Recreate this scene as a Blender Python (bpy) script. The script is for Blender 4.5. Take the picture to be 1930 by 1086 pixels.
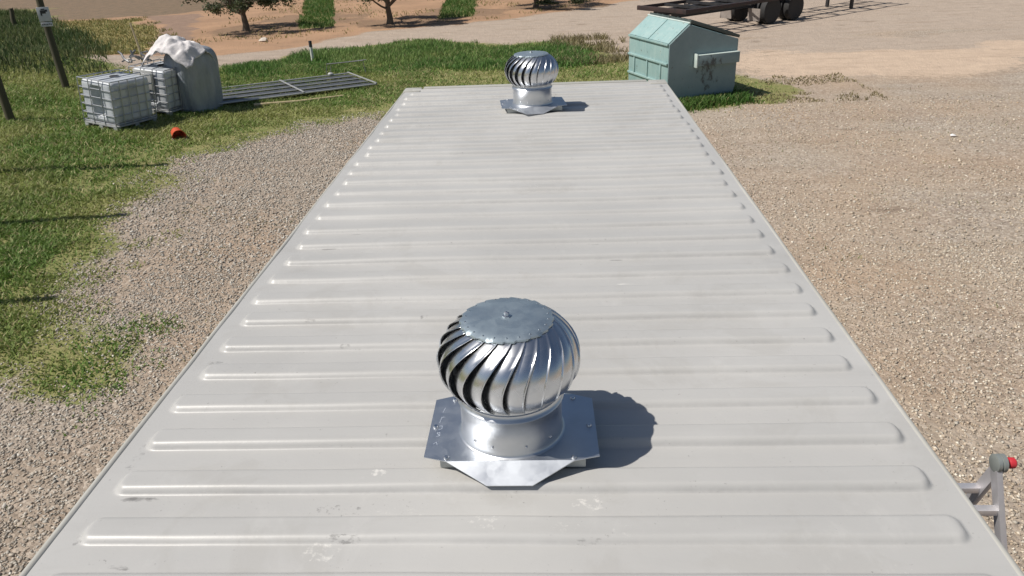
import bpy, bmesh, math, random
import numpy as np
from mathutils import Vector, Matrix

for o in list(bpy.data.objects): bpy.data.objects.remove(o)
scene = bpy.context.scene
COL = scene.collection
RNG = np.random.default_rng(7)
random.seed(7)

# ------------------------------------------------------------------ camera
CAM_POS = (0.1254, 0.0, 4.3202)
YAW, PITCH, ROLL = -0.058052, 0.455704, -0.0447165
cam = bpy.data.cameras.new('camera')
cam.sensor_width = 36.0
cam.lens = 1430.0 / 1930.0 * 36.0
cam.clip_start = 0.05
cam.clip_end = 2000.0
camo = bpy.data.objects.new('camera', cam)
COL.objects.link(camo)
fw = Vector((math.sin(YAW) * math.cos(PITCH), math.cos(YAW) * math.cos(PITCH), -math.sin(PITCH)))
rt = Vector((math.cos(YAW), -math.sin(YAW), 0))
up = rt.cross(fw)
r2 = rt * math.cos(ROLL) + up * math.sin(ROLL)
u2 = -rt * math.sin(ROLL) + up * math.cos(ROLL)
M = Matrix((r2, u2, -fw)).transposed().to_4x4()
M.translation = CAM_POS
camo.matrix_world = M
scene.camera = camo
scene.render.resolution_x, scene.render.resolution_y = 1024, 576

# ------------------------------------------------------------------ sky, sun, exposure
SUN_EL = math.radians(54)
SUN_TO = Vector((-0.955, -0.30))           # horizontal direction towards the sun
SUN_AZ = math.atan2(SUN_TO.x, SUN_TO.y)
world = bpy.data.worlds.new('World')
scene.world = world
world.use_nodes = True
wn = world.node_tree
bg = wn.nodes['Background']
sky = wn.nodes.new('ShaderNodeTexSky')
sky.sky_type = 'NISHITA'
sky.sun_disc = False
sky.sun_elevation = SUN_EL
sky.sun_rotation = SUN_AZ % (2 * math.pi)
sky.air_density = 1.0
sky.dust_density = 1.0
sky.ozone_density = 1.0
wn.links.new(sky.outputs[0], bg.inputs[0])
bg.inputs[1].default_value = 0.065
sl = bpy.data.lights.new('sun', 'SUN')
sl.energy = 4.7
sl.angle = math.radians(0.53)
sl.color = (1.0, 0.95, 0.88)
so = bpy.data.objects.new('sun', sl)
COL.objects.link(so)
sd = Vector((SUN_TO.x * math.cos(SUN_EL), SUN_TO.y * math.cos(SUN_EL), math.sin(SUN_EL)))
so.rotation_euler = sd.to_track_quat('Z', 'Y').to_euler()
so.location = (-20, -8, 30)
vs = scene.view_settings
vs.view_transform = 'Standard'
vs.look = 'None'
vs.exposure = 0.0
vs.gamma = 1.0
vs.use_curve_mapping = False
scene.render.engine = 'CYCLES'

# ------------------------------------------------------------------ material helpers
class NT:
    def __init__(s, name):
        s.m = bpy.data.materials.new(name)
        s.m.use_nodes = True
        s.t = s.m.node_tree
        s.b = s.t.nodes['Principled BSDF']
    def n(s, ty, **kw):
        x = s.t.nodes.new(ty)
        for k, v in kw.items(): setattr(x, k, v)
        return x
    def L(s, a, b): s.t.links.new(a, b)
    def put(s, sock, v):
        if isinstance(v, bpy.types.NodeSocket): s.L(v, sock)
        else: sock.default_value = v
    def coord(s, which='Object', scale=(1, 1, 1), loc=(0, 0, 0)):
        c = s.n('ShaderNodeTexCoord'); mp = s.n('ShaderNodeMapping')
        s.L(c.outputs[which], mp.inputs[0])
        mp.inputs['Scale'].default_value = scale
        mp.inputs['Location'].default_value = loc
        return mp.outputs[0]
    def noise(s, vec, scale, detail=4, rough=.55, dist=0, out=0):
        x = s.n('ShaderNodeTexNoise')
        s.L(vec, x.inputs['Vector'])
        x.inputs['Scale'].default_value = scale
        x.inputs['Detail'].default_value = detail
        x.inputs['Roughness'].default_value = rough
        x.inputs['Distortion'].default_value = dist
        return x.outputs[out]
    def vor(s, vec, scale, feat='F1', out=0):
        x = s.n('ShaderNodeTexVoronoi', feature=feat)
        s.L(vec, x.inputs['Vector'])
        x.inputs['Scale'].default_value = scale
        return x.outputs[out]
    def rng(s, v, a, b, c=0., d=1., smooth=False):
        x = s.n('ShaderNodeMapRange')
        if smooth: x.interpolation_type = 'SMOOTHSTEP'
        s.put(x.inputs[0], v)
        for i, q in enumerate((a, b, c, d)): s.put(x.inputs[1 + i], q)
        return x.outputs[0]
    def math(s, op, a, b=0., c=0., clamp=False):
        x = s.n('ShaderNodeMath', operation=op, use_clamp=clamp)
        s.put(x.inputs[0], a); s.put(x.inputs[1], b); s.put(x.inputs[2], c)
        return x.outputs[0]
    def mix(s, f, a, b, blend='MIX'):
        x = s.n('ShaderNodeMix', data_type='RGBA', blend_type=blend)
        s.put(x.inputs[0], f)
        for i, v in ((6, a), (7, b)):
            if isinstance(v, (tuple, list)): v = (*v[:3], 1)
            s.put(x.inputs[i], v)
        return x.outputs[2]
    def ramp(s, f, stops, mode='LINEAR'):
        x = s.n('ShaderNodeValToRGB')
        x.color_ramp.interpolation = mode
        e = x.color_ramp.elements
        while len(e) < len(stops): e.new(0.5)
        for q, (p, c) in zip(e, stops): q.position = p; q.color = (*c[:3], 1)
        s.put(x.inputs[0], f)
        return x.outputs[0]
    def attr(s, name, out='Fac'):
        x = s.n('ShaderNodeAttribute', attribute_name=name)
        return x.outputs[out]
    def bump(s, h, strength=.3, dist=.01):
        x = s.n('ShaderNodeBump')
        x.inputs['Strength'].default_value = strength
        x.inputs['Distance'].default_value = dist
        s.put(x.inputs['Height'], h)
        s.L(x.outputs[0], s.b.inputs['Normal'])
        return x
    def out(s, color=None, rough=None, metal=None, spec=None):
        if color is not None: s.put(s.b.inputs['Base Color'], (*color[:3], 1) if isinstance(color, tuple) else color)
        if rough is not None: s.put(s.b.inputs['Roughness'], rough)
        if metal is not None: s.put(s.b.inputs['Metallic'], metal)
        if spec is not None: s.put(s.b.inputs['Specular IOR Level'], spec)
        return s.m

def mat_plain(name, c1, c2, scale=6, rough=.6, metal=0., bump=0., rvar=.1, stretch=(1, 1, 1), spec=.5):
    m = NT(name); v = m.coord('Object', stretch)
    n = m.noise(v, scale, 5, .6)
    col = m.mix(m.rng(n, .3, .7), c1, c2)
    if bump: m.bump(m.noise(v, scale * 4, 4), bump, .004)
    return m.out(col, m.rng(n, .3, .7, max(rough - rvar, .03), rough + rvar), metal, spec)

# ------------------------------------------------------------------ mesh helpers
class MB:
    def __init__(s): s.v = []; s.f = []
    def add(s, vs, fs):
        k = len(s.v); s.v += [tuple(q) for q in vs]; s.f += [tuple(i + k for i in f) for f in fs]; return s
    def box(s, c, size, R=None, taper=None):
        hx, hy, hz = (q / 2 for q in size)
        P = [Vector((x * hx, y * hy, z * hz)) for z in (-1, 1) for y in (-1, 1) for x in (-1, 1)]
        if taper:
            for q in P[4:]: q.x *= taper; q.y *= taper
        if R is not None: P = [R @ q for q in P]
        c = Vector(c)
        return s.add([q + c for q in P], [(0, 2, 3, 1), (4, 5, 7, 6), (0, 1, 5, 4), (2, 6, 7, 3), (0, 4, 6, 2), (1, 3, 7, 5)])
    def beam(s, a, b, w, h, upv=(0, 0, 1)):
        a, b = Vector(a), Vector(b); d = (b - a); L = d.length; d.normalize()
        x = d.cross(Vector(upv))
        if x.length < 1e-4: x = Vector((1, 0, 0))
        x.normalize(); z = x.cross(d)
        R = Matrix((x, d, z)).transposed()
        return s.box((a + b) / 2, (w, L, h), R)
    def tube(s, pts, r, n=8, cap=True, radii=None):
        pts = [Vector(q) for q in pts]; k = len(pts); V = []; ref = None
        for i, q in enumerate(pts):
            d = (pts[min(i + 1, k - 1)] - pts[max(i - 1, 0)]).normalized()
            if ref is None:
                ref = d.cross(Vector((0, 0, 1)))
                if ref.length < .05: ref = d.cross(Vector((1, 0, 0)))
            x = (ref - d * ref.dot(d)).normalized(); y = d.cross(x); ref = x
            rr = radii[i] if radii else r
            for j in range(n):
                a = 2 * math.pi * j / n
                V.append(q + (x * math.cos(a) + y * math.sin(a)) * rr)
        F = [(i * n + j, i * n + (j + 1) % n, (i + 1) * n + (j + 1) % n, (i + 1) * n + j) for i in range(k - 1) for j in range(n)]
        if cap: F += [tuple(range(n))[::-1], tuple(range((k - 1) * n, k * n))]
        return s.add(V, F)
    def lathe(s, prof, n=32, R=None, loc=(0, 0, 0)):
        V = []; loc = Vector(loc)
        for (r, z) in prof:
            for j in range(n):
                a = 2 * math.pi * j / n; q = Vector((r * math.cos(a), r * math.sin(a), z))
                if R is not None: q = R @ q
                V.append(q + loc)
        F = [(i * n + j, i * n + (j + 1) % n, (i + 1) * n + (j + 1) % n, (i + 1) * n + j) for i in range(len(prof) - 1) for j in range(n)]
        if prof[0][0] > 1e-4: F.append(tuple(range(n))[::-1])
        if prof[-1][0] > 1e-4: F.append(tuple(range((len(prof) - 1) * n, len(prof) * n)))
        return s.add(V, F)
    def prism(s, prof, a, b):
        """closed profile of 3D points a(q), extruded from a(q) to b(q)"""
        n = len(prof); V = [a(q) for q in prof] + [b(q) for q in prof]
        F = [tuple(range(n))[::-1], tuple(range(n, 2 * n))] + [(i, (i + 1) % n, n + (i + 1) % n, n + i) for i in range(n)]
        return s.add(V, F)
    def mesh(s, name, mat=None, smooth=False, bevel=0., angle=40):
        me = bpy.data.meshes.new(name); me.from_pydata(s.v, [], s.f)
        bm = bmesh.new(); bm.from_mesh(me)
        bmesh.ops.remove_doubles(bm, verts=bm.verts, dist=1e-6)
        bmesh.ops.recalc_face_normals(bm, faces=bm.faces)
        if bevel:
            es = [e for e in bm.edges if len(e.link_faces) == 2 and e.calc_face_angle(0) > math.radians(40)]
            bmesh.ops.bevel(bm, geom=es, offset=bevel, segments=2, profile=.6, affect='EDGES', clamp_overlap=True)
        bm.to_mesh(me); bm.free()
        if smooth or bevel:
            me.polygons.foreach_set('use_smooth', [True] * len(me.polygons))
            me.set_sharp_from_angle(angle=math.radians(angle))
        if mat: me.materials.append(mat)
        return me
    def build(s, name, mat, parent=None, smooth=False, bevel=0., angle=40, loc=None):
        return link(name, s.mesh(name, mat, smooth, bevel, angle), parent, loc)

def link(name, me, parent=None, loc=None):
    o = bpy.data.objects.new(name, me); COL.objects.link(o)
    if parent: o.parent = parent
    if loc is not None: o.location = loc
    return o

def tag(o, label=None, cat=None, group=None, kind=None):
    if label: o['label'] = label
    if cat: o['category'] = cat
    if group: o['group'] = group
    if kind: o['kind'] = kind
    return o

def thing(name, label, cat, loc=(0, 0, 0), rot=(0, 0, 0), group=None):
    o = bpy.data.objects.new(name, None); COL.objects.link(o)
    o.empty_display_size = .2
    o.location = loc; o.rotation_euler = rot
    return tag(o, label, cat, group)

def copy_tree(o, parent=None):
    c = o.copy(); COL.objects.link(c); c.parent = parent
    for ch in o.children: copy_tree(ch, c)
    return c

def fast_mesh(name, V, F, mat, color=None, smooth=False):
    """V (n,3), F (m,k) numpy arrays; color (n,3) per vertex"""
    me = bpy.data.meshes.new(name)
    n, m, k = len(V), len(F), F.shape[1]
    me.vertices.add(n); me.vertices.foreach_set('co', V.astype(np.float32).ravel())
    me.loops.add(m * k); me.loops.foreach_set('vertex_index', F.astype(np.int32).ravel())
    me.polygons.add(m)
    me.polygons.foreach_set('loop_start', np.arange(0, m * k, k, dtype=np.int32))
    me.update(calc_edges=True)
    if color is not None:
        a = me.attributes.new('tint', 'FLOAT_COLOR', 'POINT')
        a.data.foreach_set('color', np.concatenate([color, np.ones((n, 1))], 1).astype(np.float32).ravel())
    if smooth: me.polygons.foreach_set('use_smooth', [True] * m)
    me.materials.append(mat)
    return me

# lattice value noise for scattering
_tab = RNG.random((256, 256))
def vnoise(x, y, s):
    x = np.asarray(x) * s + 1000.3; y = np.asarray(y) * s + 1000.7
    i = np.floor(x).astype(int); j = np.floor(y).astype(int); u = x - i; v = y - j
    u = u * u * (3 - 2 * u); v = v * v * (3 - 2 * v)
    g = lambda a, b: _tab[a % 256, b % 256]
    return (g(i, j) * (1 - u) + g(i + 1, j) * u) * (1 - v) + (g(i, j + 1) * (1 - u) + g(i + 1, j + 1) * u) * v
def fbm(x, y, s): return (vnoise(x, y, s) + .5 * vnoise(x, y, s * 2.1) + .25 * vnoise(x, y, s * 4.3)) / 1.75

def poly_sd(P, poly):
    """signed distance, positive inside"""
    x, y = P[:, 0], P[:, 1]; n = len(poly)
    d = np.full(len(P), 1e9); ins = np.zeros(len(P), bool)
    for i in range(n):
        ax, ay = poly[i]; bx, by = poly[(i + 1) % n]
        ex, ey = bx - ax, by - ay
        t = np.clip(((x - ax) * ex + (y - ay) * ey) / (ex * ex + ey * ey + 1e-12), 0, 1)
        d = np.minimum(d, np.hypot(x - ax - t * ex, y - ay - t * ey))
        c = ((ay > y) != (by > y)) & (x < ex * (y - ay) / (ey + 1e-12) + ax)
        ins ^= c
    return np.where(ins, d, -d)

# ------------------------------------------------------------------ terrain
def gz(x, y):
    x = np.asarray(x, float); y = np.asarray(y, float)
    s = np.log1p(np.exp(np.clip((-8.0 - x) / 1.2, -30, 30))) * 1.2
    s = np.minimum(s, 9)
    t = np.clip((y - 24) / 8, 0, 1); t = t * t * (3 - 2 * t)
    return .10 * s * (1 - t)

GRASS = [(-5.78, 6.59), (-5.34, 6.44), (-4.78, 6.37), (-4.63, 7.01), (-5.26, 7.86), (-6.33, 8.73), (-6.59, 9.57), (-6.32, 10.33), (-6.94, 11.93), (-7.25, 13.5), (-7.63, 15.05), (-6.46, 16.5), (-5.39, 17.87), (-4.3, 18.84), (-2.2, 18.0), (0, 17.0), (1.9, 17.2), (3.3, 18.1), (4.9, 18.75), (5.7, 18.75), (6.5, 19.9), (5.9, 21.4), (5.3, 22.99), (4.68, 25.24), (2.86, 25.61), (1.5, 29.0), (0.72, 30.2), (-1.48, 29.55), (-4.78, 31.56), (-8.48, 29.29), (-10.75, 24.9), (-12.5, 23.9), (-15, 25.0), (-19, 33), (-34, 52), (-60, 60), (-60, -6), (-9, -6), (-7.2, 4.0)]
TALL = [(-10.68, 24.6), (-8.44, 28.9), (-4.76, 31.2), (-1.47, 29.1), (0.7, 29.29), (2.19, 25.75), (1.22, 23.9), (-1.03, 23.9), (-2.01, 23.9), (-5.0, 24.6), (-7.6, 24.2), (-9.16, 22.2)]
HEDGE = [(-12.9, 22.9), (-14.6, 25.5), (-18.5, 33), (-33, 51), (-60, 56), (-60, 20), (-20, 19.5)]
ROAD = [(-12.5, 24.6), (-10.75, 24.9), (-8.48, 29.29), (-4.78, 31.56), (-1.48, 29.55), (0.72, 30.2), (1.5, 29.2), (2.86, 25.61), (6.51, 25.88), (16.65, 28.19), (60, 33), (90, 90), (26.93, 58), (4.63, 43.4), (-1.84, 37.2), (-7.73, 34.5), (-11.78, 28.3), (-20, 25.5), (-20, 24.0)]
PEACH = [(5.9, 23.6), (7.4, 22.0), (13.55, 21.9), (40, 24), (60, 33), (16.65, 28.19), (11.62, 28.18), (6.7, 26.71)]
DIRT = [(-20, 25.5), (-11.78, 28.0), (-7.73, 34.3), (-1.84, 37.0), (4.63, 43.0), (26.93, 58), (90, 90), (90, 220), (-120, 220), (-120, 70), (-34, 52), (-19, 33)]
ORCH = [[(-17.5, 60), (-15.6, 60), (-9.85, 36.9), (-11.39, 36.5)], [(-6.6, 60), (-4.9, 60), (-3.47, 38.9), (-5.1, 38.2)]]

ASPH = [(-27, 44.5), (-21.2, 45.6), (-19.6, 48.5), (-15, 58), (-10, 90), (-120, 90), (-120, 62), (-45, 57)]
STRAW = [(-27.5, 43.8), (-23.0, 43.6), (-17.6, 36.5), (-15.4, 30.5), (-15.5, 27), (-19, 32)]
TRACK = [(-22.5, 45.0), (-19.6, 45.2), (-17.2, 38.5), (-15.0, 33), (-13.2, 28.6), (-14.6, 27.6), (-17.0, 33.5), (-19.5, 40)]
def axis(a, b, step, lo, hi, growth=1.35):
    c = list(np.arange(a, b + 1e-6, step)); s = step; q = b
    while q < hi: s *= growth; q += s; c.append(q)
    s = step; q = a; left = []
    while q > lo: s *= growth; q -= s; left.append(q)
    return np.array(left[::-1] + c)
gx = axis(-20, 20, .2, -450, 450); gy = axis(0, 46, .2, -300, 800)
X, Y = np.meshgrid(gx, gy)
P2 = np.stack([X.ravel(), Y.ravel()], 1)
Z = gz(P2[:, 0], P2[:, 1]) + (fbm(P2[:, 0], P2[:, 1], .6) - .5) * .05 * np.clip((np.abs(P2[:, 0]) - 2.0) / 2, 0, 1)
def ramp_mask(sdv, w): return np.clip(.5 + sdv / (2 * w), 0, 1)
jit = (fbm(P2[:, 0], P2[:, 1], .9) - .5)
m_grass = ramp_mask(poly_sd(P2, GRASS) + jit * 1.2, .6)
for q in ORCH: m_grass = np.maximum(m_grass, .9 * ramp_mask(poly_sd(P2, q) + jit * .6, .35))
m_road = ramp_mask(poly_sd(P2, ROAD) + jit * 1.2 + np.where(P2[:, 0] > 5, (fbm(P2[:, 0] * .5 + 11, P2[:, 1], .35) - .5) * 9, 0), np.where(P2[:, 0] > 5, 2.0, .6))
m_peach = ramp_mask(poly_sd(P2, PEACH) + (fbm(P2[:, 0] * .6, P2[:, 1], .4) - .5) * 7 + jit * 1.5, 2.2)
m_dirt = ramp_mask(poly_sd(P2, DIRT) + jit * 1.2, .6)
m_asph = ramp_mask(poly_sd(P2, ASPH) + jit * 1.0, .5)
m_straw = ramp_mask(poly_sd(P2, STRAW) + jit * 2.0, 1.0)
m_litter_shade = np.zeros(len(P2))  # brown patches offset down-sun of trees: leaf litter plus painted tree shade
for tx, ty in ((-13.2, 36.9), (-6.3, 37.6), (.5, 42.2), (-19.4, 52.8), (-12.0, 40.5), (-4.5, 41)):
    m_litter_shade = np.maximum(m_litter_shade, ramp_mask(2.0 - np.hypot((P2[:, 0] - tx) * .75, P2[:, 1] - ty) + jit * 3.0, 1.0))
m_track = ramp_mask(poly_sd(P2, TRACK) + jit * 1.2, .6)
nx, ny = len(gx), len(gy)
idx = np.arange(nx * ny).reshape(ny, nx)
Fq = np.stack([idx[:-1, :-1], idx[:-1, 1:], idx[1:, 1:], idx[1:, :-1]], -1).reshape(-1, 4)

g = NT('ground_mix')
v = g.coord('Object')
big = g.noise(v, .35, 3, .5); med = g.noise(v, 2.2, 5, .6); fine = g.noise(v, 40, 4, .7)
cell = g.vor(v, 26, 'F1', 1)
sx_ = g.n('ShaderNodeSeparateXYZ'); g.L(v, sx_.inputs[0]); xpos = sx_.outputs[0]
sep = g.n('ShaderNodeSeparateColor'); g.L(cell, sep.inputs[0])
stonec = g.ramp(sep.outputs[0], [(0, (.25, .205, .165)), (.3, (.32, .265, .215)), (.6, (.38, .315, .255)), (.85, (.45, .385, .315)), (1, (.54, .48, .41))])
stonec = g.mix(g.rng(g.noise(v, .5, 4, .6), .35, .65, .05, .5), stonec, g.mix(g.rng(xpos, -1, 3), (.335, .285, .225), (.455, .38, .295)))  # base tone lightens left to right, imitating how sun shows each side
stonec = g.mix(g.rng(big, .42, .68), stonec, g.mix(.38, stonec, (.42, .27, .16)))
stonec = g.mix(g.math('MULTIPLY', g.rng(med, .5, .75), .35), stonec, (.30, .24, .17))
peachc = g.mix(g.rng(med, .3, .7), (.60, .465, .345), (.50, .385, .29))
peachc = g.mix(g.math('MULTIPLY', g.rng(fine, .5, .8), .4), peachc, (.36, .27, .2))
roadc = g.mix(g.rng(med, .3, .7), (.40, .325, .26), (.48, .39, .31))
roadc = g.mix(g.math('MULTIPLY', g.rng(sep.outputs[1], .6, 1), .4), roadc, (.27, .23, .19))
dirtc = g.mix(g.rng(big, .35, .65), (.46, .285, .175), (.36, .225, .14))
dirtc = g.mix(g.math('MULTIPLY', g.rng(med, .5, .8), .5), dirtc, (.26, .19, .11))
soil = g.mix(g.rng(med, .3, .7), (.17, .195, .06), (.29, .26, .12))
def edge(a, amp=.55):
    q = g.math('ADD', g.attr(a), g.math('MULTIPLY', g.math('SUBTRACT', g.noise(v, 5, 6, .7), .5), amp))
    return g.rng(q, .38, .62, 0, 1, True)
col = g.mix(edge('peach', 1.6), stonec, peachc)
col = g.mix(edge('road', .9), col, roadc)
col = g.mix(edge('dirt'), col, dirtc)
col = g.mix(edge('straw', .9), col, g.mix(g.rng(med, .35, .65), (.36, .29, .12), (.22, .21, .08)))
col = g.mix(edge('track'), col, g.mix(g.rng(med, .3, .7), (.25, .17, .125), (.32, .22, .16)))
col = g.mix(edge('asph'), col, g.mix(g.rng(med, .3, .7), (.16, .125, .085), (.25, .175, .115)))
col = g.mix(g.math('MULTIPLY', edge('litter_shade', 1.3), .75), col, g.mix(g.rng(med, .35, .65), (.19, .125, .085), (.26, .18, .115)))
streak = g.noise(g.coord('Object', (.35, 1.6, 1)), 1.3, 6, .65)
col = g.mix(g.math('MULTIPLY', g.rng(streak, .5, .7), .35), col, (.27, .19, .13))
pot = g.noise(g.coord('Object', (.5, 1.4, 1)), .9, 4, .55)
col = g.mix(g.math('MULTIPLY', g.rng(pot, .64, .70), .6), col, (.20, .15, .11))
col = g.mix(edge('grass', 1.0), col, soil)
vd = g.vor(v, 26, 'F1', 0)
g.bump(g.math('ADD', g.math('ADD', g.math('MULTIPLY', vd, -.7), g.math('MULTIPLY', fine, .5)), g.math('MULTIPLY', g.noise(v, 6, 5, .65), 2.5)), .6, .035)
M_GROUND = g.out(col, .93, 0, .2)
me = fast_mesh('ground', np.stack([P2[:, 0], P2[:, 1], Z], 1), Fq, M_GROUND, smooth=True)
for nm, arr in (('grass', m_grass), ('road', m_road), ('peach', m_peach), ('dirt', m_dirt), ('asph', m_asph), ('straw', m_straw), ('track', m_track), ('litter_shade', m_litter_shade)):
    a = me.attributes.new(nm, 'FLOAT', 'POINT'); a.data.foreach_set('value', arr.astype(np.float32))
tag(link('ground', me), 'gravel, dirt and grass yard around the container', kind='structure')
def gh(x, y):
    return float(gz(x, y) + (fbm(np.array([x]), np.array([y]), .6)[0] - .5) * .05 * min(max((abs(x) - 2) / 2, 0), 1))

# ------------------------------------------------------------------ loose gravel (uncountable)
def scatter(n, x0, x1, y0, y1):
    return np.stack([RNG.uniform(x0, x1, n), RNG.uniform(y0, y1, n)], 1)
pts = [scatter(105000, -9, -1.25, 2.2, 9.5), scatter(105000, 1.3, 10.5, 2.2, 10), scatter(50000, -9, -3, 9.5, 19), scatter(55000, 2.5, 13, 10, 19)]
sz = [np.full(105000, .0112), np.full(105000, .0108), np.full(50000, .0138), np.full(55000, .013)]
G2 = np.concatenate(pts); S2 = np.concatenate(sz)
gsd = poly_sd(G2, GRASS) + (fbm(G2[:, 0], G2[:, 1], .9) - .5) * 1.2
keep = (gsd < RNG.uniform(-.25, .45, len(G2)))
def tyre(P, x0, sl):            # two packed wheel tracks running away from the camera
    c = x0 + sl * (P[:, 1] - 4) + (vnoise(P[:, 1], P[:, 1] * 0, .15) - .5) * .8
    return np.exp(-((P[:, 0] - c) / .16) ** 2) + np.exp(-((P[:, 0] - c - 1.5) / .16) ** 2)
fines = np.clip((fbm(G2[:, 0] + 31, G2[:, 1], .32) - .47) * 6, 0, 1) * np.where(G2[:, 0] > 0, .5, .25) + np.where(G2[:, 0] > 0, np.clip((G2[:, 1] - 11) / 9, 0, .6), 0) + .3 * np.clip(tyre(G2, 5.2, .22) + tyre(G2, -5.0, -.12), 0, 1)
keep &= RNG.random(len(G2)) > np.clip(fines, 0, .92)
keep &= (G2[:, 0] < -1.3) | (G2[:, 0] > 1.3)
keep &= (np.abs(G2[:, 0]) - 1.22) > (G2[:, 1] * .12 - 1.2)
G2, S2 = G2[keep], S2[keep]
n = len(G2)
OCT = np.array([(1, 0, 0), (0, 1, 0), (-1, 0, 0), (0, -1, 0), (0, 0, 1), (0, 0, -1)], float)
OF = np.array([(0, 1, 4), (1, 2, 4), (2, 3, 4), (3, 0, 4), (1, 0, 5), (2, 1, 5), (3, 2, 5), (0, 3, 5)])
sc = S2[:, None] * np.minimum(RNG.lognormal(0, .36, (n, 1)), 1.9) * np.stack([RNG.uniform(.8, 1.5, n), RNG.uniform(.7, 1.2, n), RNG.uniform(.5, .9, n)], 1)
VV = OCT[None] * sc[:, None, :] + RNG.normal(0, .22, (n, 6, 3)) * sc[:, None, :]
# random tilt then spin
a, b = RNG.normal(0, .5, n), RNG.uniform(0, 6.283, n)
ca, sa, cb, sb = np.cos(a)[:, None], np.sin(a)[:, None], np.cos(b)[:, None], np.sin(b)[:, None]
y_, z_ = VV[:, :, 1] * ca - VV[:, :, 2] * sa, VV[:, :, 1] * sa + VV[:, :, 2] * ca
x_ = VV[:, :, 0]
VV = np.stack([x_ * cb - y_ * sb, x_ * sb + y_ * cb, z_], -1)
gzv = gz(G2[:, 0], G2[:, 1]) + (fbm(G2[:, 0], G2[:, 1], .6) - .5) * .05 * np.clip((np.abs(G2[:, 0]) - 2.0) / 2, 0, 1)
VV += np.concatenate([G2, (gzv + sc[:, 2] * .35)[:, None]], 1)[:, None, :]
PAL = np.array([(.45, .36, .28), (.37, .30, .235), (.53, .45, .37), (.29, .24, .195), (.43, .33, .245), (.47, .42, .365), (.62, .56, .49), (.39, .33, .275)])
cidx = RNG.choice(len(PAL), n, p=[.2, .17, .16, .12, .14, .1, .05, .06])
cc = PAL[cidx]; cc = (cc * .8 + cc.mean(1, keepdims=True) * .2) * RNG.uniform(.8, 1.15, (n, 1)) * 1.06
lf_ = (G2[:, :1] < 0); cc = np.where(lf_, (cc * .8 + cc.mean(1, keepdims=True) * .2) * np.array([.97, .985, .95]), cc * np.array([1.10, 1.10, 1.03]))  # sun-dependent look put into tint: left greyer and darker, right lighter
warm = np.clip((fbm(G2[:, 0], G2[:, 1], .25) - .48) * 4, 0, 1)[:, None] * (G2[:, :1] > 0)
cc = cc * (1 - warm * .7) + cc * np.array([1.15, .92, .70]) * warm * .7
M_STONE = NT('loose_stone')
M_STONE = M_STONE.out(M_STONE.attr('tint', 'Color'), .85, 0, .3)
me = fast_mesh('loose_gravel', VV.reshape(-1, 3), (OF[None] + (np.arange(n) * 6)[:, None, None]).reshape(-1, 3), M_STONE, np.repeat(cc, 6, 0))
tag(link('loose_gravel', me), 'loose tan and brown gravel stones on both sides of the container', 'gravel', kind='stuff')

# ------------------------------------------------------------------ grass (uncountable)
def blades(P, h, w, lean, col):
    n = len(P); az = RNG.uniform(0, 6.283, n); la = RNG.uniform(0, 6.283, n)
    wx, wy = np.cos(az) * w, np.sin(az) * w
    lx, ly = np.cos(la) * lean * h, np.sin(la) * lean * h
    zz = gz(P[:, 0], P[:, 1]) + (fbm(P[:, 0], P[:, 1], .6) - .5) * .05 * np.clip((np.abs(P[:, 0]) - 2.0) / 2, 0, 1) - .005
    B = np.stack([P[:, 0], P[:, 1], zz], 1)
    z0 = np.zeros(n)
    v0 = B + np.stack([-wx, -wy, z0], 1); v1 = B + np.stack([wx, wy, z0], 1)
    md = B + np.stack([lx * .35, ly * .35, h * .6], 1)
    v2 = md + np.stack([wx * .7, wy * .7, z0], 1); v3 = md - np.stack([wx * .7, wy * .7, z0], 1)
    v4 = B + np.stack([lx, ly, h * .95], 1)
    V = np.stack([v0, v1, v2, v3, v4], 1).reshape(-1, 3)
    k = np.arange(n)[:, None] * 5
    F = np.concatenate([k + np.array([[0, 1, 2]]), k + np.array([[0, 2, 3]]), k + np.array([[3, 2, 4]])])
    return V, F, np.repeat(col, 5, 0)
M_GRASS = NT('grass_blade')
M_GRASS.put(M_GRASS.b.inputs['Subsurface Weight'], 0.0)
gcol = M_GRASS.attr('tint', 'Color')
tr = M_GRASS.n('ShaderNodeBsdfTranslucent'); M_GRASS.L(gcol, tr.inputs[0])
mx = M_GRASS.n('ShaderNodeMixShader'); mx.inputs[0].default_value = .3
outn = M_GRASS.t.nodes['Material Output']
M_GRASS.L(M_GRASS.b.outputs[0], mx.inputs[1]); M_GRASS.L(tr.outputs[0], mx.inputs[2]); M_GRASS.L(mx.outputs[0], outn.inputs[0])
M_GRASS = M_GRASS.out(gcol, .6, 0, .25)

def gcolor(P, base, alt, dry, dryp=.08):
    n = len(P)
    f = np.clip((fbm(P[:, 0], P[:, 1], .7) - .35) * 3, 0, 1)[:, None]
    c = np.array(base) * (1 - f) + np.array(alt) * f
    d = (RNG.random((n, 1)) < dryp)
    c = np.where(d, np.array(dry), c)
    return c * RNG.uniform(.7, 1.25, (n, 1))
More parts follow.
